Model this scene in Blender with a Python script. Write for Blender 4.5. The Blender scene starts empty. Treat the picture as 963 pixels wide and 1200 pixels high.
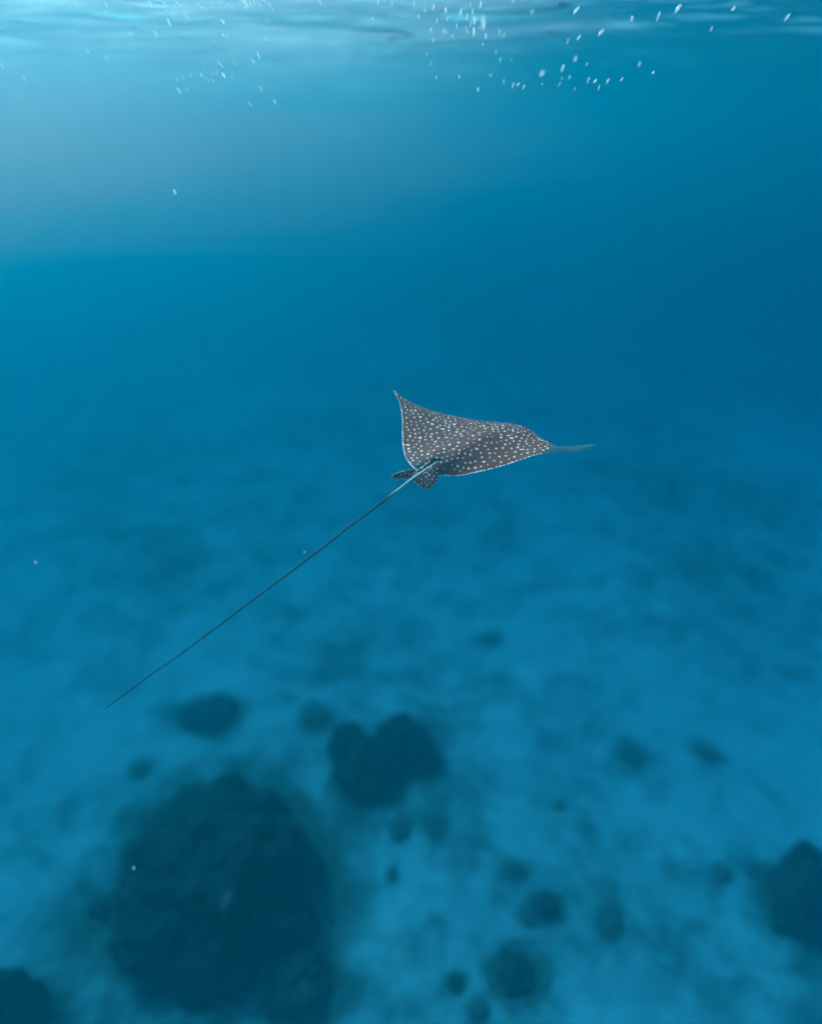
import bpy, bmesh, math, random
import numpy as np
from mathutils import Vector, noise, Euler

# ------------------------------------------------------------------ camera, sky, sun, exposure
SC = bpy.context.scene
COL = SC.collection
R = math.radians
CAM_Z = 6.0            # metres above the sand
SURF_Z = 6.56          # mean water level
PITCH = R(30.0)
W0, H0, F0 = 963.0, 1200.0, 782.0     # photograph's pixels and its focal length in them

cam = bpy.data.cameras.new('camera')
cam_o = bpy.data.objects.new('camera', cam)
COL.objects.link(cam_o)
cam.sensor_fit = 'VERTICAL'
cam.angle = 2 * math.atan(H0 / 2 / F0)
cam.clip_start = 0.02
cam.clip_end = 2000
cam_o.location = (0, 0, CAM_Z)
cam_o.rotation_euler = (R(90) - PITCH, 0, 0)
SC.camera = cam_o
cam.dof.use_dof = True
cam.dof.focus_distance = 2.62
cam.dof.aperture_fstop = (cam.lens / 1000) / 0.066     # a wide opening: the sand far below is soft

SUN_EL, SUN_AZ = R(44), R(-45)         # azimuth from +Y, negative = to the left
sun_dir = Vector((math.sin(SUN_AZ) * math.cos(SUN_EL), math.cos(SUN_AZ) * math.cos(SUN_EL), math.sin(SUN_EL)))
world = bpy.data.worlds.new('World')
SC.world = world
world.use_nodes = True
wn = world.node_tree
wn.nodes.clear()
w_out = wn.nodes.new('ShaderNodeOutputWorld')
w_bg = wn.nodes.new('ShaderNodeBackground')
w_sky = wn.nodes.new('ShaderNodeTexSky')
w_sky.sky_type = 'NISHITA'
w_sky.sun_disc = False
w_sky.sun_elevation = SUN_EL
w_sky.sun_rotation = SUN_AZ
w_bg.inputs['Strength'].default_value = 0.11
wn.links.new(w_sky.outputs['Color'], w_bg.inputs['Color'])
wn.links.new(w_bg.outputs['Background'], w_out.inputs['Surface'])

sun = bpy.data.lights.new('sun', 'SUN')
sun.energy = 4.5
sun.angle = R(0.5)
sun.color = (1.0, 0.98, 0.95)
sun_o = bpy.data.objects.new('sun', sun)
COL.objects.link(sun_o)
sun_o.location = (0, 0, 30)
sun_o.rotation_euler = sun_dir.to_track_quat('Z', 'Y').to_euler()

SC.view_settings.view_transform = 'Standard'
SC.view_settings.look = 'None'
SC.view_settings.gamma = 1.0
SC.view_settings.exposure = 1.15
SC.cycles.use_adaptive_sampling = True
SC.cycles.adaptive_threshold = 0.02
SC.cycles.use_denoising = True
SC.cycles.denoiser = 'OPENIMAGEDENOISE'
SC.cycles.volume_bounces = 2
SC.cycles.max_bounces = 6
SC.cycles.transparent_max_bounces = 64
SC.cycles.caustics_reflective = False
SC.cycles.caustics_refractive = False

# ------------------------------------------------------------------ helpers
CP, SP = math.cos(PITCH), math.sin(PITCH)
FWD = np.array((0.0, CP, -SP)); UPV = np.array((0.0, SP, CP)); RGT = np.array((1.0, 0, 0))
C0 = np.array((0.0, 0.0, CAM_Z))

def direction(px, py):
    return FWD + RGT * ((px - W0 / 2) / F0) + UPV * ((H0 / 2 - py) / F0)

def at_depth(px, py, d):            # d along the optical axis
    return C0 + direction(px, py) * d

def on_level(px, py, z):
    v = direction(px, py)
    return C0 + v * ((z - CAM_Z) / v[2])

def tag(o, label=None, cat=None, group=None, kind=None):
    if label: o['label'] = label
    if cat: o['category'] = cat
    if group: o['group'] = group
    if kind: o['kind'] = kind
    return o

def link(name, me, mat=None, parent=None, smooth=True):
    o = bpy.data.objects.new(name, me)
    COL.objects.link(o)
    if mat is not None and not me.materials: me.materials.append(mat)
    if parent is not None: o.parent = parent
    return o

def mesh_np(name, verts, faces, smooth=True):
    me = bpy.data.meshes.new(name)
    me.from_pydata([tuple(v) for v in verts], [], [tuple(f) for f in faces])
    me.update()
    if smooth: me.polygons.foreach_set('use_smooth', [True] * len(me.polygons))
    return me

def grid_faces(nu, nv, flip=False):
    a = np.arange(nu * nv).reshape(nu, nv)
    q = np.stack([a[:-1, :-1], a[1:, :-1], a[1:, 1:], a[:-1, 1:]], -1).reshape(-1, 4)
    return q[:, ::-1] if flip else q

def empty(name, loc):
    o = bpy.data.objects.new(name, None)
    COL.objects.link(o)
    o.location = tuple(loc)
    return o

def new_mat(name):
    m = bpy.data.materials.new(name)
    m.use_nodes = True
    m.node_tree.nodes.clear()
    return m, m.node_tree.nodes, m.node_tree.links

def noise_tex(N, L, coord, scale, detail=4, rough=0.55, dist=0.0):
    n = N.new('ShaderNodeTexNoise')
    n.inputs['Scale'].default_value = scale
    n.inputs['Detail'].default_value = detail
    n.inputs['Roughness'].default_value = rough
    n.inputs['Distortion'].default_value = dist
    L.new(coord, n.inputs['Vector'])
    return n.outputs['Fac']

def ramp(N, L, fac, stops):
    r = N.new('ShaderNodeValToRGB')
    e = r.color_ramp.elements
    while len(e) < len(stops): e.new(0.5)
    for k, (p, c) in enumerate(stops):
        e[k].position = p
        e[k].color = (*c, 1) if len(c) == 3 else c
    L.new(fac, r.inputs['Fac'])
    return r.outputs['Color']

def mixc(N, L, fac, a, b, mode='MIX'):
    m = N.new('ShaderNodeMix')
    m.data_type = 'RGBA'; m.blend_type = mode
    for sock, v in ((m.inputs[0], fac), (m.inputs[6], a), (m.inputs[7], b)):
        if hasattr(v, 'is_linked'): L.new(v, sock)
        elif isinstance(v, (int, float)): sock.default_value = v
        else: sock.default_value = (*v, 1)
    return m.outputs[2]

def principled(N, L, color, rough=0.8, spec=0.2, bump=None, bstr=0.3, bdist=0.02):
    b = N.new('ShaderNodeBsdfPrincipled')
    if hasattr(color, 'is_linked'): L.new(color, b.inputs['Base Color'])
    else: b.inputs['Base Color'].default_value = (*color, 1)
    b.inputs['Roughness'].default_value = rough
    b.inputs['Specular IOR Level'].default_value = spec
    if bump is not None:
        bp = N.new('ShaderNodeBump')
        bp.inputs['Strength'].default_value = bstr
        bp.inputs['Distance'].default_value = bdist
        L.new(bump, bp.inputs['Height'])
        L.new(bp.outputs['Normal'], b.inputs['Normal'])
    o = N.new('ShaderNodeOutputMaterial')
    L.new(b.outputs['BSDF'], o.inputs['Surface'])
    return b

# ------------------------------------------------------------------ materials
def sand_material():
    m, N, L = new_mat('sand')
    g = N.new('ShaderNodeNewGeometry').outputs['Position']
    big = noise_tex(N, L, g, 0.28, 3, 0.5, 0.3)
    mid = noise_tex(N, L, g, 1.5, 5, 0.62, 0.4)
    fine = noise_tex(N, L, g, 5.0, 4, 0.6)
    sand = mixc(N, L, fine, (0.18, 0.29, 0.30), (0.33, 0.53, 0.54))
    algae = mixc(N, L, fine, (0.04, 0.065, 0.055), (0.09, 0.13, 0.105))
    add = N.new('ShaderNodeMath'); add.operation = 'MULTIPLY_ADD'
    L.new(big, add.inputs[0]); add.inputs[1].default_value = 0.75; L.new(mid, add.inputs[2])
    fin = noise_tex(N, L, g, 3.6, 4, 0.6, 0.5)
    ad2 = N.new('ShaderNodeMath'); ad2.operation = 'MULTIPLY_ADD'
    L.new(fin, ad2.inputs[0]); ad2.inputs[1].default_value = 0.55; L.new(add.outputs[0], ad2.inputs[2])
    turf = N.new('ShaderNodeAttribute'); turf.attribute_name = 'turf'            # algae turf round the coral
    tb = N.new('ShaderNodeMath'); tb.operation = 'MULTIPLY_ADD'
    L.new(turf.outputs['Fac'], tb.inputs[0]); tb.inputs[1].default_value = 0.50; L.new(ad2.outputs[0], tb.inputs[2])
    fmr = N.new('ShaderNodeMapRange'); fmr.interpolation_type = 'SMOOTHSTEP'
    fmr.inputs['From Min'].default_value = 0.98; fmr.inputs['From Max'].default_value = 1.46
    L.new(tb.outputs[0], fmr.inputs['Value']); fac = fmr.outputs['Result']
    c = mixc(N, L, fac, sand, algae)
    principled(N, L, c, 0.95, 0.1, fine, 0.4, 0.05)
    return m

def coral_material(name, dark, light):
    m, N, L = new_mat(name)
    g = N.new('ShaderNodeTexCoord').outputs['Object']
    a = noise_tex(N, L, g, 3.2, 5, 0.65, 0.5)
    b = noise_tex(N, L, g, 14, 3, 0.6)
    c = mixc(N, L, ramp(N, L, a, [(0.35, (0, 0, 0)), (0.7, (1, 1, 1))]), dark, light)
    principled(N, L, c, 0.95, 0.1, b, 0.6, 0.05)
    return m

def surface_material():
    # the underside of the sea: clear towards the zenith, mirror-like past the critical angle, with streaky sunlit brightness painted in
    m, N, L = new_mat('sea_surface')
    g = N.new('ShaderNodeNewGeometry').outputs['Position']
    lw = N.new('ShaderNodeLayerWeight'); lw.inputs['Blend'].default_value = 0.5
    mr = N.new('ShaderNodeMapRange'); mr.interpolation_type = 'SMOOTHSTEP'
    mr.inputs['From Min'].default_value = 0.42; mr.inputs['From Max'].default_value = 0.86
    mr.inputs['To Min'].default_value = 0.03; mr.inputs['To Max'].default_value = 0.97
    L.new(lw.outputs['Facing'], mr.inputs['Value'])
    tr = N.new('ShaderNodeBsdfTransparent'); tr.inputs['Color'].default_value = (0.97, 0.98, 0.98, 1)
    gl = N.new('ShaderNodeBsdfGlossy'); gl.inputs['Roughness'].default_value = 0.12
    gl.inputs['Color'].default_value = (0.95, 0.97, 0.98, 1)
    mx = N.new('ShaderNodeMixShader')
    L.new(mr.outputs['Result'], mx.inputs['Fac'])
    L.new(tr.outputs[0], mx.inputs[1]); L.new(gl.outputs[0], mx.inputs[2])
    sun_glow = N.new('ShaderNodeBsdfTranslucent'); sun_glow.inputs['Color'].default_value = (0.95, 0.72, 0.68, 1)
    sx = N.new('ShaderNodeVectorMath'); sx.operation = 'MULTIPLY'; sx.inputs[1].default_value = (0.8, 2.4, 1)
    L.new(g, sx.inputs[0])
    n1 = noise_tex(N, L, sx.outputs[0], 1.1, 6, 0.6, 0.8)
    fm = ramp(N, L, n1, [(0.34, (0.05, 0.05, 0.05)), (0.72, (0.42, 0.42, 0.42))])
    # surface brightness towards the sun, painted as pale translucency that fades out towards +X
    sp = N.new('ShaderNodeSeparateXYZ'); L.new(g, sp.inputs[0])
    ma = N.new('ShaderNodeMath'); ma.operation = 'MULTIPLY_ADD'
    L.new(noise_tex(N, L, sx.outputs[0], 0.6, 3), ma.inputs[0]); ma.inputs[1].default_value = 3.0; L.new(sp.outputs['X'], ma.inputs[2])
    pm = N.new('ShaderNodeMapRange'); pm.interpolation_type = 'SMOOTHSTEP'
    pm.inputs['From Min'].default_value = 0.2; pm.inputs['From Max'].default_value = 3.2
    pm.inputs['To Min'].default_value = 1.0; pm.inputs['To Max'].default_value = 0.0
    L.new(ma.outputs[0], pm.inputs['Value'])
    fmul = N.new('ShaderNodeMath'); fmul.operation = 'MULTIPLY'
    L.new(fm, fmul.inputs[0]); L.new(pm.outputs['Result'], fmul.inputs[1]); fm = fmul.outputs[0]
    mf = N.new('ShaderNodeMixShader')
    L.new(fm, mf.inputs['Fac']); L.new(mx.outputs[0], mf.inputs[1]); L.new(sun_glow.outputs[0], mf.inputs[2])
    o = N.new('ShaderNodeOutputMaterial'); L.new(mf.outputs[0], o.inputs['Surface'])
    return m

def water_volume():
    m, N, L = new_mat('sea_water')
    pv = N.new('ShaderNodeVolumePrincipled')
    D = 0.125
    pv.inputs['Color'].default_value = (0.001, 0.555, 0.64, 1)
    pv.inputs['Density'].default_value = D
    pv.inputs['Anisotropy'].default_value = 0.82
    pv.inputs['Absorption Color'].default_value = (0.0, 0.0, 0.0, 1)
    ab = N.new('ShaderNodeVolumeAbsorption')
    ab.inputs['Color'].default_value = (0.0, 0.83, 1.0, 1)
    ab.inputs['Density'].default_value = 0.145
    ad = N.new('ShaderNodeAddShader')
    L.new(pv.outputs[0], ad.inputs[0]); L.new(ab.outputs[0], ad.inputs[1])
    o = N.new('ShaderNodeOutputMaterial'); L.new(ad.outputs[0], o.inputs['Volume'])
    return m

def skin_material():
    m, N, L = new_mat('spotted_skin')
    g = N.new('ShaderNodeTexCoord').outputs['Object']
    at = N.new('ShaderNodeAttribute'); at.attribute_name = 'skin'
    sep = N.new('ShaderNodeSeparateColor'); L.new(at.outputs['Color'], sep.inputs[0])
    n = noise_tex(N, L, g, 9, 5, 0.6)
    n2 = noise_tex(N, L, g, 60, 3, 0.6)
    base = mixc(N, L, n, (0.180, 0.034, 0.014), (0.31, 0.064, 0.030))
    base = mixc(N, L, sep.outputs[2], base, (0.035, 0.020, 0.016))          # dark saddle at the tail root
    c = mixc(N, L, sep.outputs[1], base, (0.62, 0.57, 0.52))                # pale belly
    c = mixc(N, L, sep.outputs[0], c, (1.0, 0.80, 0.72))                   # white spots
    c = mixc(N, L, at.outputs['Alpha'], (0.045, 0.10, 0.135), c)             # shaded underside of the curled wing tip, painted slate-blue
    principled(N, L, c, 0.48, 0.35, n2, 0.25, 0.004)
    return m

def tail_material():
    m, N, L = new_mat('tail_skin')
    at = N.new('ShaderNodeAttribute'); at.attribute_name = 'skin'
    g = N.new('ShaderNodeTexCoord').outputs['Object']
    n = noise_tex(N, L, g, 40, 3, 0.6)
    base = mixc(N, L, n, (0.018, 0.014, 0.014), (0.075, 0.055, 0.048))
    c = mixc(N, L, at.outputs['Fac'], base, (0.98, 0.82, 0.74))
    principled(N, L, c, 0.6, 0.2)
    return m

def plain_material(name, c, rough=0.5, spec=0.3):
    m, N, L = new_mat(name)
    g = N.new('ShaderNodeTexCoord').outputs['Object']
    n = noise_tex(N, L, g, 20, 2)
    principled(N, L, mixc(N, L, n, tuple(x * 0.85 for x in c), c), rough, spec)
    return m

def fleck_material():
    m, N, L = new_mat('bright_fleck')
    g = N.new('ShaderNodeTexCoord').outputs['Object']
    tl = N.new('ShaderNodeBsdfTranslucent')
    L.new(mixc(N, L, noise_tex(N, L, g, 3, 2), (0.85, 0.86, 0.87), (0.97, 0.97, 0.97)), tl.inputs['Color'])
    gl = N.new('ShaderNodeBsdfGlossy'); gl.inputs['Roughness'].default_value = 0.25
    mx = N.new('ShaderNodeMixShader'); mx.inputs['Fac'].default_value = 0.2
    L.new(tl.outputs[0], mx.inputs[1]); L.new(gl.outputs[0], mx.inputs[2])
    tp = N.new('ShaderNodeBsdfTransparent')
    my = N.new('ShaderNodeMixShader'); my.inputs['Fac'].default_value = 0.42
    L.new(mx.outputs[0], my.inputs[1]); L.new(tp.outputs[0], my.inputs[2])
    o = N.new('ShaderNodeOutputMaterial'); L.new(my.outputs[0], o.inputs['Surface'])
    return m

M_SAND = sand_material()
M_CORAL = coral_material('dark_coral', (0.016, 0.020, 0.016), (0.050, 0.050, 0.036))
M_PALE = coral_material('pale_coral', (0.08, 0.09, 0.075), (0.17, 0.17, 0.14))
M_RUBBLE = coral_material('algae_rock', (0.07, 0.07, 0.055), (0.17, 0.16, 0.13))
M_PATCH = coral_material('algae_coral', (0.03, 0.035, 0.026), (0.085, 0.085, 0.062))
M_SURF = surface_material()
M_SKIN = skin_material()
M_TAIL = tail_material()
M_EYE = plain_material('eye', (0.01, 0.01, 0.012), 0.15, 0.5)
M_FLECK = fleck_material()

# ------------------------------------------------------------------ the sea floor, the surface, the water between
def warp(n, near, far):
    u = np.linspace(-1, 1, n)
    k = math.asinh(far / near)
    return near * np.sinh(u * k)

def floor_height(x, y):
    z = 0.16 * noise.noise((x * 0.35, y * 0.35, 3.1)) + 0.07 * noise.noise((x * 1.1, y * 1.1, 7.7))
    return z + 0.025 * noise.noise((x * 3.1, y * 3.1, 1.7))

xs = warp(340, 6.0, 70.0); ys = 7.0 + warp(340, 6.0, 70.0)
V = [(x, y, floor_height(x, y)) for x in xs for y in ys]
sea_floor = link('sea_floor', mesh_np('sea_floor', V, grid_faces(len(xs), len(ys))), M_SAND)
tag(sea_floor, 'pale sand sea floor with mottled patches of algae', kind='structure')

def wave(x, y):
    z = 0.020 * math.sin(0.9 * y + 0.25 * x + 0.6) + 0.030 * noise.noise((x * 0.5, y * 0.8, 0.3))
    z += 0.034 * noise.noise((x * 1.3, y * 2.2, 5.0)) + 0.022 * noise.noise((x * 2.6, y * 4.6, 9.0))
    return z + 0.010 * noise.noise((x * 6, y * 10, 2.0)) + 0.004 * noise.noise((x * 14, y * 20, 6.0))

xs = warp(400, 2.0, 70.0); ys = 3.4 + warp(520, 1.3, 70.0)
V = [(x, y, SURF_Z + wave(x, y)) for x in xs for y in ys]
surf = link('water_surface', mesh_np('water_surface', V, grid_faces(len(xs), len(ys))), M_SURF)
tag(surf, 'rippled underside of the sea surface catching sunlight', kind='structure')

def box_mesh(name, lo, hi):
    v = [(x, y, z) for x in (lo[0], hi[0]) for y in (lo[1], hi[1]) for z in (lo[2], hi[2])]
    f = [(0, 1, 3, 2), (4, 6, 7, 5), (0, 4, 5, 1), (2, 3, 7, 6), (0, 2, 6, 4), (1, 5, 7, 3)]
    return mesh_np(name, v, f, smooth=False)
# scattered sun glare under the surface, added as a pale cloud volume
def cloud_mesh(name, lo, hi, seed, ztop):
    bm = bmesh.new(); bmesh.ops.create_icosphere(bm, subdivisions=5, radius=1.0)
    c = (Vector(lo) + Vector(hi)) / 2; h = (Vector(hi) - Vector(lo)) / 2
    off = Vector((seed, seed * 2.1, seed * 0.7))
    for v in bm.verts:
        d = v.co.normalized()
        r = 0.84 + 0.34 * noise.noise(d * 1.8 + off) + 0.20 * noise.noise(d * 4.5 + off) + 0.06 * noise.noise(d * 10 + off)
        x = c.x + d.x * r * h.x
        v.co = Vector((x, c.y + d.y * r * h.y, min(c.z + d.z * r * h.z + 0.075 * min(0, x - 1.0), ztop)))
    me = bpy.data.meshes.new(name); bm.to_mesh(me); bm.free()
    return me
def cloud_material():
    m, N, L = new_mat('glare_cloud')
    pv = N.new('ShaderNodeVolumePrincipled')
    pv.inputs['Color'].default_value = (0.98, 0.40, 0.38, 1)
    pv.inputs['Density'].default_value = 0.040
    pv.inputs['Anisotropy'].default_value = 0.7
    o = N.new('ShaderNodeOutputMaterial'); L.new(pv.outputs[0], o.inputs['Volume'])
    return m
M_CLOUD = cloud_material()
cloud = empty('glare_cloud', (0, 0, 0))
tag(cloud, 'pale milky sun glare under the surface, added as a thin cloud', kind='stuff')
for k in range(6):                      # thin nested layers of the glare, densest at the core
    q = 1 - 0.13 * k
    lo = (-2.9 - 5.2 * q, 4.1 - 2.5 * q, 6.24 - 1.02 * q ** 1.3); hi = (-2.9 + 4.4 * q, 4.1 + 3.2 * q, 6.15 + 1.05 * q ** 1.4)
    o = link('glare_layer', cloud_mesh('glare_layer', lo, hi, 3.0 + 0.8 * k, SURF_Z - 0.11 - 0.008 * k), M_CLOUD, cloud)
    o['kind'] = 'stuff'
haze = link('haze', box_mesh('haze', (-78, -71, -1.5), (78, 85, SURF_Z + 0.35)), water_volume())
tag(haze, 'clear blue sea water fading everything far to blue', kind='stuff')

# ------------------------------------------------------------------ the eagle ray
def pchip(xk, yk, x):
    xk = np.asarray(xk, float); yk = np.asarray(yk, float)
    h = np.diff(xk); d = np.diff(yk) / h
    m = np.zeros_like(yk)
    for i in range(1, len(xk) - 1):
        if d[i - 1] * d[i] > 0:
            w1, w2 = 2 * h[i] + h[i - 1], h[i] + 2 * h[i - 1]
            m[i] = (w1 + w2) / (w1 / d[i - 1] + w2 / d[i])
    m[0], m[-1] = d[0], d[-1]
    i = np.clip(np.searchsorted(xk, x) - 1, 0, len(xk) - 2)
    t = (x - xk[i]) / h[i]
    return ((2 * t**3 - 3 * t**2 + 1) * yk[i] + (t**3 - 2 * t**2 + t) * h[i] * m[i]
            + (-2 * t**3 + 3 * t**2) * yk[i + 1] + (t**3 - t**2) * h[i] * m[i + 1])

D0 = 2.6
KS = D0 / 3.8
# spanwise station, pixel x, pixel y, distance beyond D0: leading edge and trailing edge, left tip to right tip
LE = np.array([(-1, 461, 456, .40), (-.92, 468, 462.5, .40), (-.8, 481, 471, .40), (-.62, 500, 479, .39), (-.45, 522, 485.5, .38),
               (-.28, 545, 490, .37), (-.14, 568, 493.5, .38), (-.05, 588, 496, .40), (.06, 606, 499, .37), (.15, 616, 501.5, .31),
               (.25, 622, 504.5, .25), (.38, 631, 511, .20), (.52, 641, 517.5, .15), (.66, 652, 522.5, .10), (.8, 667, 523, .06), (.92, 684, 521.5, .03), (1, 699, 520.5, .0)])
TE = np.array([(-1, 460.5, 457, .40), (-.92, 464.5, 464, .37), (-.8, 469, 476, .32), (-.62, 471, 495, .22), (-.45, 471, 514, .12),
               (-.28, 473.5, 532, .02), (-.14, 481, 545, -.08), (-.05, 488, 551, -.14), (.06, 500, 555, -.14), (.15, 514, 557.5, -.11),
               (.25, 532, 558, -.08), (.38, 559, 553.5, -.05), (.52, 592, 545, -.02), (.66, 634, 532, .01), (.8, 662, 530, .01), (.92, 683, 527, .0), (1, 699, 521, .0)])
NS, NT = 520, 190
S = np.linspace(-1, 1, NS)
def edge(tab):
    px, py, dd = (pchip(tab[:, 0], tab[:, k], S) for k in (1, 2, 3))
    return np.array([at_depth(a, b, D0 + KS * c) for a, b, c in zip(px, py, dd)])
E0, E1 = edge(LE), edge(TE)
T = 0.5 - 0.5 * np.cos(np.linspace(0, math.pi, NT))
Tg, Sg = np.meshgrid(T, S)
base = E0[:, None, :] * (1 - Tg[..., None]) + E1[:, None, :] * Tg[..., None]
NRM = np.cross(E0[-1] - E0[0], E0[NS // 2] - E1[NS // 2]); NRM /= np.linalg.norm(NRM)
prof = np.sin(math.pi * Tg ** 0.62)                                # fuller towards the head
body_s = np.exp(-((Sg - 0.02 - 0.04 * (1 - Tg)) / 0.17) ** 2)
ridge = np.exp(-((Sg - 0.02 - 0.04 * (1 - Tg)) / 0.07) ** 2)
wing = np.clip(1 - np.abs(Sg), 0, 1)
arch = KS * np.where(Sg > 0, 0.018 * np.sin(math.pi * np.clip(Sg, 0, 1)) ** 1.0, 0.012 * np.sin(math.pi * np.clip(-Sg, 0, 1)))
up_off = KS * (0.032 * body_s + 0.006 * ridge + 0.016 * wing) * prof + arch * np.sin(math.pi * Tg) * 0.7
down_off = KS * (0.060 * body_s + 0.014 * wing + 0.002) * np.sin(math.pi * Tg) ** 0.7 - arch * np.sin(math.pi * Tg) * 0.7
top = base + NRM * up_off[..., None]
bot = base - NRM * np.maximum(down_off, -up_off + 0.003 * np.sin(math.pi * Tg))[..., None]
ray_root_loc = E1[int(NS * 0.5)]

rng = np.random.default_rng(7)
def spot_field(P, cand, cand_min, r_lo, r_hi, fixed):
    chosen, rad = [], []
    for p, r in fixed:
        chosen.append(p); rad.append(r)
    for p, dmin in zip(cand, cand_min):
        if chosen:
            dd = np.linalg.norm(np.array(chosen) - p, axis=1)
            if dd.min() < dmin: continue
        chosen.append(p); rad.append(rng.uniform(r_lo, r_hi) * min(1.0, dmin / (0.028 * KS)) * KS)
    chosen, rad = np.array(chosen), np.array(rad)
    best = np.zeros(len(P))
    for c, r in zip(chosen, rad):
        st = rng.normal(size=3) * 0.25
        d = P - c
        m = np.abs(d).max(1) < 0.03 * KS
        dd = np.linalg.norm(d[m] * (1 + st * 0.8), axis=1)
        best[m] = np.maximum(best[m], np.clip((r - dd) / (0.0025 * KS) + 0.5, 0, 1))
    return best

flat = top.reshape(-1, 3)
fixed = []
def edge_row(Eline, s0, s1, step, r, inset):
    ii = [i for i in range(NS) if s0 <= S[i] <= s1]
    acc = 0.0
    for a, b in zip(ii[:-1], ii[1:]):
        acc += np.linalg.norm(Eline[b] - Eline[a])
        if acc > KS * step * rng.uniform(0.75, 1.25):
            acc = 0
            j = 4 if inset > 0 else NT - 5
            fixed.append((top[b, j], KS * r * rng.uniform(0.75, 1.2)))
edge_row(E1, -1, -0.05, 0.020, 0.0078, -1)
edge_row(E1, 0.08, 0.66, 0.021, 0.0078, -1)
edge_row(E0, -1, -0.3, 0.022, 0.0045, 1)
edge_row(E0, -.3, 0.66, 0.020, 0.004, 1)
ci = rng.integers(6, NS - 6, 9000); cj = (rng.beta(1.0, 1.0, 9000) * (NT - 1)).astype(int)
keep = (S[ci] < 0.67)
ci, cj = ci[keep], cj[keep]
cand = top[ci, cj]
dens = KS * (0.0295 - 0.006 * np.clip(-S[ci] - 0.1, 0, 1) - 0.010 * np.clip(0.35 - T[cj], 0, 1) / 0.35)
spots = spot_field(flat, cand, dens, 0.0042, 0.0082, fixed)
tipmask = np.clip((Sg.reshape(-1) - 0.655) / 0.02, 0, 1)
saddle = np.exp(-((Sg + 0.06) / 0.09) ** 2 - ((Tg - 0.97) / 0.10) ** 2).reshape(-1)
colr = np.zeros((2 * NS * NT, 4), np.float32); colr[:, 3] = 1
nT = NS * NT
colr[:nT, 0] = spots * (1 - tipmask); colr[:nT, 1] = 0; colr[:nT, 2] = saddle
colr[nT:, 1] = 1
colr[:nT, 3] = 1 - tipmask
Vall = np.concatenate([flat, bot.reshape(-1, 3)]) - ray_root_loc
Fq = np.concatenate([grid_faces(NS, NT, True), grid_faces(NS, NT) + nT])
a = np.arange(NS); idx = np.arange(nT).reshape(NS, NT)
rim = []
for col_ in (0, NT - 1):
    e = idx[:, col_]
    q = np.stack([e[:-1], e[1:], e[1:] + nT, e[:-1] + nT], -1)
    rim.append(q if col_ else q[:, ::-1])
for row_ in (0, NS - 1):
    e = idx[row_, :]
    q = np.stack([e[:-1], e[1:], e[1:] + nT, e[:-1] + nT], -1)
    rim.append(q[:, ::-1] if row_ else q)
Fq = np.concatenate([Fq] + rim)

def fast_mesh(name, verts, quads, skin=None):
    me = bpy.data.meshes.new(name)
    me.vertices.add(len(verts)); me.vertices.foreach_set('co', np.asarray(verts, np.float32).ravel())
    me.loops.add(quads.size); me.loops.foreach_set('vertex_index', quads.astype(np.int32).ravel())
    me.polygons.add(len(quads))
    me.polygons.foreach_set('loop_start', np.arange(0, quads.size, 4, dtype=np.int32))
    me.polygons.foreach_set('use_smooth', np.ones(len(quads), bool))
    me.update(calc_edges=True)
    if skin is not None:
        at = me.color_attributes.new('skin', 'FLOAT_COLOR', 'POINT')
        at.data.foreach_set('color', np.asarray(skin, np.float32).ravel())
    me.validate()
    return me

ray = empty('eagle_ray', ray_root_loc)
tag(ray, 'brown white-spotted eagle ray gliding away with a long whip tail', 'eagle ray')
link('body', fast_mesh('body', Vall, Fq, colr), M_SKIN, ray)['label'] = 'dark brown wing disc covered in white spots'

# pelvic fins: rounded, slightly cupped plates with their own spots
def fin(name, outline, root, d_root, d_tip, label):
    n_r, n_a = 34, 120
    P = np.array(outline, float)
    P = np.concatenate([P, P[:1]])
    seg = np.concatenate([[0], np.cumsum(np.linalg.norm(np.diff(P, axis=0), axis=1))])
    q = np.linspace(0, seg[-1], n_a, endpoint=False)
    # periodic smoothing of the outline
    ox, oy = np.interp(q, seg, P[:, 0]), np.interp(q, seg, P[:, 1])
    for _ in range(6):
        ox = (np.roll(ox, 1) + 2 * ox + np.roll(ox, -1)) / 4; oy = (np.roll(oy, 1) + 2 * oy + np.roll(oy, -1)) / 4
    cx, cy = ox.mean(), oy.mean()
    rr = np.sin(np.linspace(0.02, math.pi / 2, n_r))
    px = cx + np.outer(rr, ox - cx); py = cy + np.outer(rr, oy - cy)
    far = np.hypot(px - root[0], py - root[1]); far /= far.max()
    dep = D0 + KS * (d_root + (d_tip - d_root) * far)
    base_ = np.array([at_depth(a_, b_, c_) for a_, b_, c_ in zip(px.ravel(), py.ravel(), dep.ravel())])
    th = KS * np.repeat(0.011 * np.sqrt(np.clip(1 - rr**2, 0, 1)) + 0.0012, n_a)
    t_ = base_ + NRM * th[:, None]; b_ = base_ - NRM * th[:, None]
    nv = n_r * n_a
    g_ = np.arange(nv).reshape(n_r, n_a)
    gr = np.roll(g_, -1, axis=1)
    qd = np.stack([g_[:-1], g_[1:], gr[1:], gr[:-1]], -1).reshape(-1, 4)
    rimq = np.stack([g_[-1], g_[-1] + nv, gr[-1] + nv, gr[-1]], -1)
    fx = []
    for k in range(0, n_a, 7):
        fx.append((t_[(n_r - 4) * n_a + k], 0.0048 * KS))
    c_idx = rng.integers(0, nv, 1500)
    sp = spot_field(t_, t_[c_idx], np.full(1500, 0.019 * KS), 0.0045, 0.0072, fx)
    cc = np.zeros((2 * nv, 4), np.float32); cc[:, 3] = 1
    cc[:nv, 0] = sp; cc[:nv, 2] = 0.25; cc[nv:, 1] = 1
    o = link(name, fast_mesh(name, np.concatenate([t_, b_]) - ray_root_loc, np.concatenate([qd, qd[:, ::-1] + nv, rimq]), cc), M_SKIN, ray)
    o['label'] = label
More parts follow.
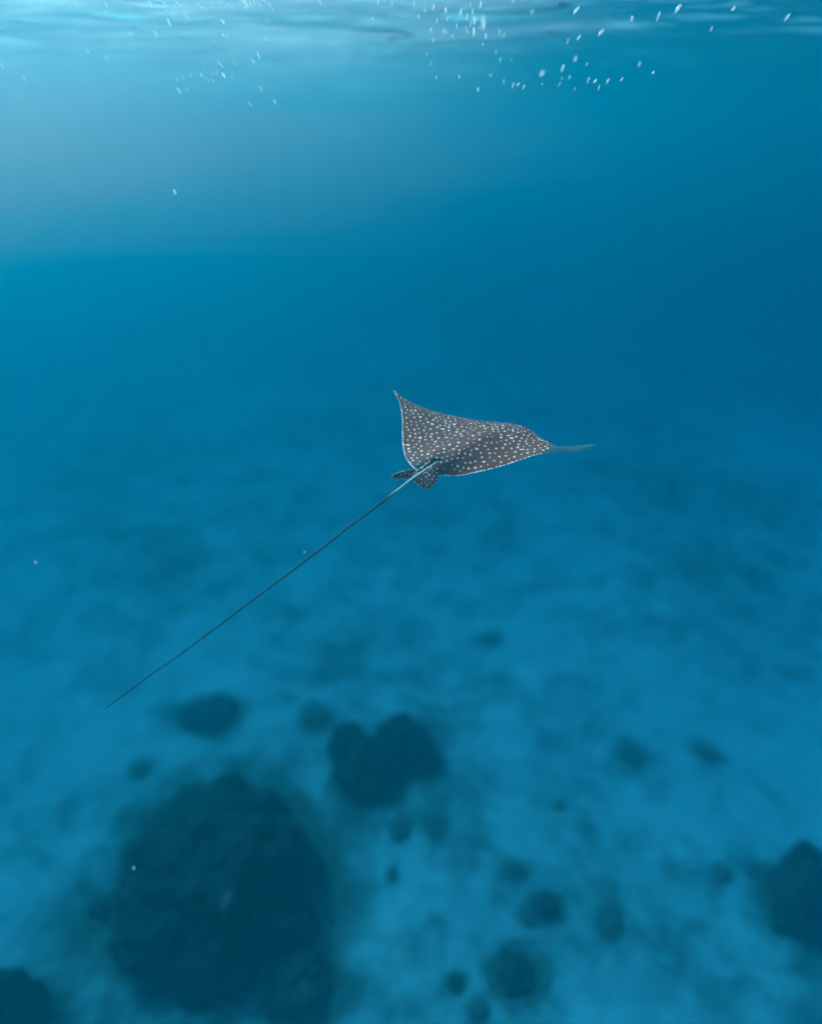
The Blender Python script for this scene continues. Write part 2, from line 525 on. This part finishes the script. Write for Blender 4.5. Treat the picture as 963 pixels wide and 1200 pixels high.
fin('pelvic_fin', [(489, 553), (500, 550), (512, 553), (514.5, 558), (511, 566), (503, 573.5), (494, 572), (486, 566), (483, 560)], (496, 552), -0.12, -0.17, 'rounded spotted pelvic fin')
fin('pelvic_fin', [(488, 550), (478, 551), (468, 553.5), (460, 556.5), (458.5, 560), (464, 562.5), (473, 561), (483, 561)], (488, 553), -0.11, -0.10, 'narrow pale-tipped pelvic fin')

# whip tail
def tube(name, pts, radii, n=12, skin_fn=None, mat=None):
    pts = np.array(pts); k = len(pts)
    tg = np.gradient(pts, axis=0); tg /= np.linalg.norm(tg, axis=1)[:, None]
    up = np.array((0, 0, 1.0))
    vs, cs = [], []
    for i in range(k):
        a_ = np.cross(tg[i], up); a_ /= np.linalg.norm(a_); b_ = np.cross(a_, tg[i])
        for j in range(n):
            th = 2 * math.pi * j / n
            vs.append(pts[i] + radii[i] * (a_ * math.cos(th) + b_ * math.sin(th)))
            v = skin_fn(i / (k - 1), math.sin(th)) if skin_fn else 0
            cs.append((v, v, v, 1))
    g_ = np.arange(k * n).reshape(k, n); gr = np.roll(g_, -1, axis=1)
    qd = np.stack([g_[:-1], gr[:-1], gr[1:], g_[1:]], -1).reshape(-1, 4)
    return link(name, fast_mesh(name, np.array(vs) - ray_root_loc, qd, cs), mat or M_TAIL, ray)

b0 = at_depth(513, 542.5, D0 - 0.085) + NRM * 0.008
b1 = at_depth(484, 561, D0 - 0.16) + NRM * 0.004
tip = at_depth(124, 830, 2.40)
pts, rad = [], []
NTL = 160
for i in range(NTL):
    u = i / (NTL - 1)
    if u < 0.06: p = b0 + (b1 - b0) * (u / 0.06)
    else:
        w = (u - 0.06) / 0.94
        p = b1 + (tip - b1) * w
        p = p + np.array((0.004, 0, -0.006)) * math.sin(math.pi * w) + np.array((0.0012, 0, 0.0012)) * math.sin(9 * w)
        p = p + np.array([noise.noise((w * 11, 3.0 * q_, 1.5)) for q_ in range(3)]) * 0.0028 * min(1, w * 6) * min(1, (1 - w) * 8)
    pts.append(p)
    rad.append((0.0021 * (1 - u) ** 0.9 + 0.0019) * (1 + 0.25 * noise.noise((u * 45, 0, 0))) if u > 0.03 else 0.0022 + 0.0016 * u / 0.03)
tail = tube('tail', pts, rad, 12, lambda u, s: (max(0, min(1, (0.145 - u) / 0.05)) * (1 if s > 0.0 else 0.5)), M_TAIL)
tail['label'] = 'long thin dark whip tail with pale root'
sp0 = at_depth(504, 545.5, D0 - 0.12) + NRM * 0.020; sp1 = at_depth(482, 560.5, D0 - 0.18) + NRM * 0.016
tube('tail_spine', [sp0 + (sp1 - sp0) * u for u in np.linspace(0, 1, 12)], [0.0018 * (1 - 0.6 * u) for u in np.linspace(0, 1, 12)], 8, lambda u, s: 0.8, M_TAIL)
# small dorsal fin on the tail root
df = []
for (qx, qy, qd_) in [(517, 541, -.10), (508, 540, -.115), (503, 543, -.135), (503, 548, -.15), (510, 546, -.13)]:
    c = at_depth(qx, qy, D0 + KS * qd_) + NRM * 0.012
    df.append(c)
vs = [p + np.array((0.002, 0.0015, 0)) for p in df] + [p - np.array((0.002, 0.0015, 0)) for p in df]
k = len(df)
fs = [tuple(range(k)), tuple(range(2 * k - 1, k - 1, -1))] + [(i, (i + 1) % k, (i + 1) % k + k, i + k) for i in range(k)]
link('dorsal_fin', mesh_np('dorsal_fin', np.array(vs) - ray_root_loc, fs), M_TAIL, ray)
# eyes on the sides of the head
def ball(name, r, sub=3):
    bm = bmesh.new(); bmesh.ops.create_icosphere(bm, subdivisions=sub, radius=r)
    me = bpy.data.meshes.new(name); bm.to_mesh(me); bm.free()
    me.polygons.foreach_set('use_smooth', [True] * len(me.polygons))
    return me
eye_me = ball('eye', 0.009); eye_me.materials.append(M_EYE)
for s_, t_ in ((-0.13, 0.05), (0.19, 0.05)):
    i = int((s_ + 1) / 2 * (NS - 1)); j = int(np.searchsorted(T, t_))
    e = link('eye', eye_me, None, ray); e.location = tuple(bot[i, j] - ray_root_loc)

# ------------------------------------------------------------------ coral heads and rubble on the sand
def lump_mesh(name, rx, ry, h, seed, sub=5, rough=0.22, knob=0.05):
    bm = bmesh.new(); bmesh.ops.create_icosphere(bm, subdivisions=sub, radius=1.0)
    off = Vector((seed * 3.7, seed * 1.9, seed * 5.3))
    for v in bm.verts:
        d = v.co.normalized()
        r = 1 + rough * noise.noise(d * 1.6 + off) + rough * 0.6 * noise.noise(d * 3.4 + off) + knob * 1.6 * noise.noise(d * 8 + off) + knob * noise.noise(d * 17 + off)
        z = d.z * r
        flare = 1 + 0.10 * max(0, -d.z)
        v.co = Vector((d.x * r * rx * flare, d.y * r * ry * flare, z * h if z > 0 else z * 0.25 * h))
    me = bpy.data.meshes.new(name); bm.to_mesh(me); bm.free()
    me.polygons.foreach_set('use_smooth', [True] * len(me.polygons))
    return me

def ground(px, py):
    p = on_level(px, py, 0.0)
    return Vector((p[0], p[1], floor_height(p[0], p[1])))

def px_scale(px, py):                       # metres per pixel across the view at that ground point
    p = on_level(px, py, 0.0)
    return float(np.dot(p - C0, FWD)) / F0

TURF = []
def coral(px, py, wpx, dpx, h, seed, label, lobes=(), mat=None, pale=(), name='coral', cat='coral'):
    s = px_scale(px, py)
    v = direction(px, py); sinb = -v[2] / np.linalg.norm(v)
    rx = wpx * s / 2; ry = max(0.1, (dpx * s / 2 - 0.30 * h * CP) / sinb)
    root = empty(name, ground(px, py))
    tag(root, label, cat)
    TURF.append((root.location.x, root.location.y, rx * 0.95, ry * 0.95, 1.0))
    link('mound', lump_mesh('mound', rx, ry, h, seed, 6 if wpx > 100 else 5, 0.3, 0.07), mat or M_CORAL, root)
    for k, (lx, ly, lr, lh) in enumerate(lobes):
        o = link('lobe', lump_mesh('lobe', lr * rx, lr * rx, lh, seed + 11 + k, 5), mat or M_CORAL, root)
        o.location = (lx * rx, ly * ry, 0.0)
    bpy.context.view_layer.update()
    for k, (qx, qy, lr) in enumerate(pale):                 # where that pixel's line of sight meets the coral
        v_ = Vector(direction(qx, qy)).normalized(); best = None
        for ch in root.children:
            ok, hit, _n, _f = ch.ray_cast(ch.matrix_world.inverted() @ Vector(C0), v_)
            if ok:
                w_ = ch.matrix_world @ hit
                if best is None or w_.z > best.z: best = w_
        o = link('pale_patch', lump_mesh('pale_patch', lr, lr * 1.5, lr * 0.7, seed + 31 + k, 4), M_PALE, root)
        o.location = best - root.location; o['label'] = 'small pale patch on the coral'
    return root

coral(258, 1030, 205, 225, 0.7, 1, 'huge dark coral mound with a small pale patch on its top',
      [(-.70, .15, .42, .55), (.62, .12, .48, .6), (-.05, .72, .45, .6), (-.55, -.55, .40, .4), (.15, -.75, .45, .4), (.35, .55, .4, .6), (-.45, .6, .35, .5)],
      pale=[(266, 1057, 0.062)])
coral(432, 906, 70, 84, 0.36, 2, 'dark heart-shaped coral clump on open sand beyond the huge mound',
      [(-.75, .85, .72, .32), (1.05, .85, 1.0, .42), (1.95, .35, .55, .22), (.35, .25, .9, .36)])
coral(246, 840, 62, 42, 0.2, 3, 'faded rounded coral clump just beyond the huge mound', [(-.5, -.2, .5, .18), (.5, .4, .5, .18)], mat=M_PATCH)
coral(945, 1066, 90, 100, 0.45, 4, 'dark coral head half lost in the shade at the sand edge', [(-.6, -.3, .5, .45), (.1, .8, .5, .5)])
coral(10, 1190, 90, 80, 0.5, 5, 'dark blocky coral head beside the huge mound, away from the heart-shaped clump', [(.5, .2, .5, .4)])
coral(350, 1150, 75, 85, 0.2, 6, 'low brownish coral patch at the foot of the huge mound', [(.3, .5, .5, .15), (-.5, -.4, .5, .15)], mat=M_PATCH)

# smaller rocks and coral lumps scattered on the sand: pixel, width in pixels
LUMPS = [(605, 1143, 46, 1), (533, 1152, 22, 1), (640, 1068, 30, 1), (715, 1087, 28, 0), (618, 1078, 26, 0), (513, 970, 26, 0), (470, 975, 26, 0),
         (830, 880, 36, 0), (738, 882, 32, 0), (575, 752, 30, 0), (655, 945, 16, 0), (462, 1020, 20, 0), (600, 1020, 28, 0),
         (845, 1025, 26, 0), (115, 1060, 30, 1), (165, 898, 28, 0), (370, 840, 34, 0), (560, 1185, 28, 0)]
PAIR = 'one of two low rocks close together near the heart-shaped coral clump'
ROCK_LABELS = {(605, 1143): 'largest loose dark coral rock, with a smaller one beside it', (533, 1152): 'small round dark coral rock next to the largest loose rock',
               (640, 1068): 'dark coral rock touching a lower algae-covered rock', (618, 1078): 'low algae-covered rock touching a darker coral rock',
               (115, 1060): 'dark coral rock against the side of the huge coral mound', (370, 840): 'low rock between the heart-shaped and the faded coral clumps',
               (165, 898): 'low rock between the huge coral mound and the faded clump', (513, 970): PAIR, (470, 975): PAIR,
               (655, 945): 'smallest of the low rocks on open sand', (575, 752): 'low rock farthest out towards the open blue water'}
for k, (px, py, w, dk) in enumerate(LUMPS):
    s = px_scale(px, py)
    r = w * s / 2 * (0.9 if dk else 0.8)
    me = lump_mesh('coral_rock', r, r * random.Random(k).uniform(0.7, 1.1), r * (0.4 if dk else 0.16), 50 + k, 4, 0.6, 0.16)
    o = link('coral_rock', me, M_CORAL if dk else M_RUBBLE)
    o.location = ground(px, py); o.rotation_euler.z = k * 1.3
    TURF.append((o.location.x, o.location.y, r * 1.1, r * 1.1, 0.9 if dk else 0.6))
    lab = ROCK_LABELS.get((px, py))
    tag(o, lab or 'low algae-covered rock lying alone on open sand', 'rock', None if lab else 'low rocks scattered on the sand')
    if (px, py) in ((513, 970), (470, 975)): o['group'] = 'pair of low rocks near the heart-shaped clump'

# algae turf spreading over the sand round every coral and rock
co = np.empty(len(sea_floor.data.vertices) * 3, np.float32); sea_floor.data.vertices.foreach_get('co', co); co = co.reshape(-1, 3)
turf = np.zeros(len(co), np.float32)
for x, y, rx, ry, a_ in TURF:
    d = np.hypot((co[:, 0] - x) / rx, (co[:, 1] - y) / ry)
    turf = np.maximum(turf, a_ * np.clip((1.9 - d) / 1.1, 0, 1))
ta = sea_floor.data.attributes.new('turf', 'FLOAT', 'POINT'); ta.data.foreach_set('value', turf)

# ------------------------------------------------------------------ sparkles under the surface built as pale blobs, drifting specks
FLECKS = [(125, 6, 5), (176, 4, 5), (208, 4, 5), (210, 13, 4), (219, 20, 4), (198, 26, 5), (232, 6, 5), (237, 9, 4), (247, 4, 3), (183, 40, 5), (171, 36, 3), (153, 40, 4),
       (260, 3, 5), (261, 25, 5), (288, 4, 8), (294, 6, 5), (303, 5, 5), (317, 8, 7), (250, 49, 4), (103, 60, 3), (125, 67, 3), (303, 65, 4), (297, 72, 5), (258, 75, 5),
       (275, 75, 3), (262, 88, 6), (207, 93, 4), (214, 91, 4), (224, 88, 3), (236, 88, 4), (240, 82, 3), (210, 106, 4), (219, 105, 4), (293, 122, 4), (322, 119, 4),
       (306, 104, 4), (3, 78, 5), (29, 92, 5), (375, 3, 4), (443, 3, 4), (459, 4, 4), (436, 22, 4), (485, 6, 5), (508, 8, 4), (522, 12, 6), (524, 22, 4), (490, 20, 4),
       (505, 35, 4), (551, 6, 4), (563, 5, 5), (556, 24, 6), (566, 27, 8), (555, 37, 7), (569, 42, 4), (520, 37, 4), (535, 30, 3), (623, 14, 5), (675, 12, 6), (740, 22, 5),
       (771, 19, 5), (794, 10, 7), (859, 10, 6), (922, 20, 5), (704, 38, 6), (678, 44, 4), (665, 48, 4), (833, 34, 4), (674, 69, 5), (749, 75, 4), (765, 85, 4), (659, 80, 5),
       (635, 86, 7), (689, 94, 4), (697, 95, 4), (712, 95, 4), (728, 93, 3), (655, 99, 3), (601, 100, 4), (607, 99, 3), (560, 105, 4), (538, 90, 4), (586, 70, 3), (500, 63, 3),
       (590, 95, 3), (575, 88, 3), (585, 38, 4), (270, 8, 4), (283, 2, 4), (310, 2, 4), (195, 12, 3), (540, 14, 4), (547, 20, 4), (512, 24, 3), (530, 42, 3), (498, 12, 4)]
_r = random.Random(21)
for cx_, cy_, sx_, sy_, n_ in ((215, 20, 60, 16, 14), (295, 6, 25, 5, 7), (540, 28, 30, 18, 16), (230, 92, 25, 10, 7), (640, 88, 60, 12, 10)):
    FLECKS += [(_r.gauss(cx_, sx_), max(1, _r.gauss(cy_, sy_)), _r.choice((2, 2, 3, 3, 4))) for _ in range(n_)]
fleck_me = [ball('bright_fleck', 1.0, 2) for _ in range(3)]
for k, me in enumerate(fleck_me):
    for v in me.vertices:
        v.co *= 1 + 0.22 * noise.noise(v.co * 1.7 + Vector((k * 9, 0, 0)))
    me.materials.append(M_FLECK)
rb = random.Random(4)
for k, (px, py, w) in enumerate(FLECKS):
    dist = min(rb.uniform(2.1, 3.2), (SURF_Z - 0.09 - CAM_Z) / max(0.05, direction(px, py)[2]))
    p = at_depth(px, py, dist)
    r = 0.5 * w * dist / F0 * 0.84
    o = link('bright_fleck', fleck_me[k % 3]); o.location = tuple(p)
    lean = -0.5 if px < 420 else (0.5 if px > 600 else 0.1)
    o.scale = (r * 0.6, r * 0.6, r * rb.uniform(1.2, 2.4))
    o.rotation_euler = (rb.uniform(-.3, .3), lean + rb.uniform(-.25, .25), 0)
    tag(o, 'tiny pale blob for a bubble glinting below the sea surface', 'sparkle', 'sparkles under the sea surface')
sm = ball('drifting_speck', 1.0, 2); sm.materials.append(M_FLECK)
for v in sm.vertices: v.co *= 1 + 0.4 * noise.noise(v.co * 2.3)
for px, py, d, w in [(205, 225, 2.6, 4), (42, 659, 2.2, 3), (157, 1017, 2.4, 4), (357, 647, 2.8, 2.5)]:
    o = link('drifting_speck', sm); o.location = tuple(at_depth(px, py, d)); r = w * d / F0 / 2
    o.scale = (r, r, r * 1.3)
    tag(o, 'tiny pale speck drifting in open water', 'speck', 'specks drifting in the water')
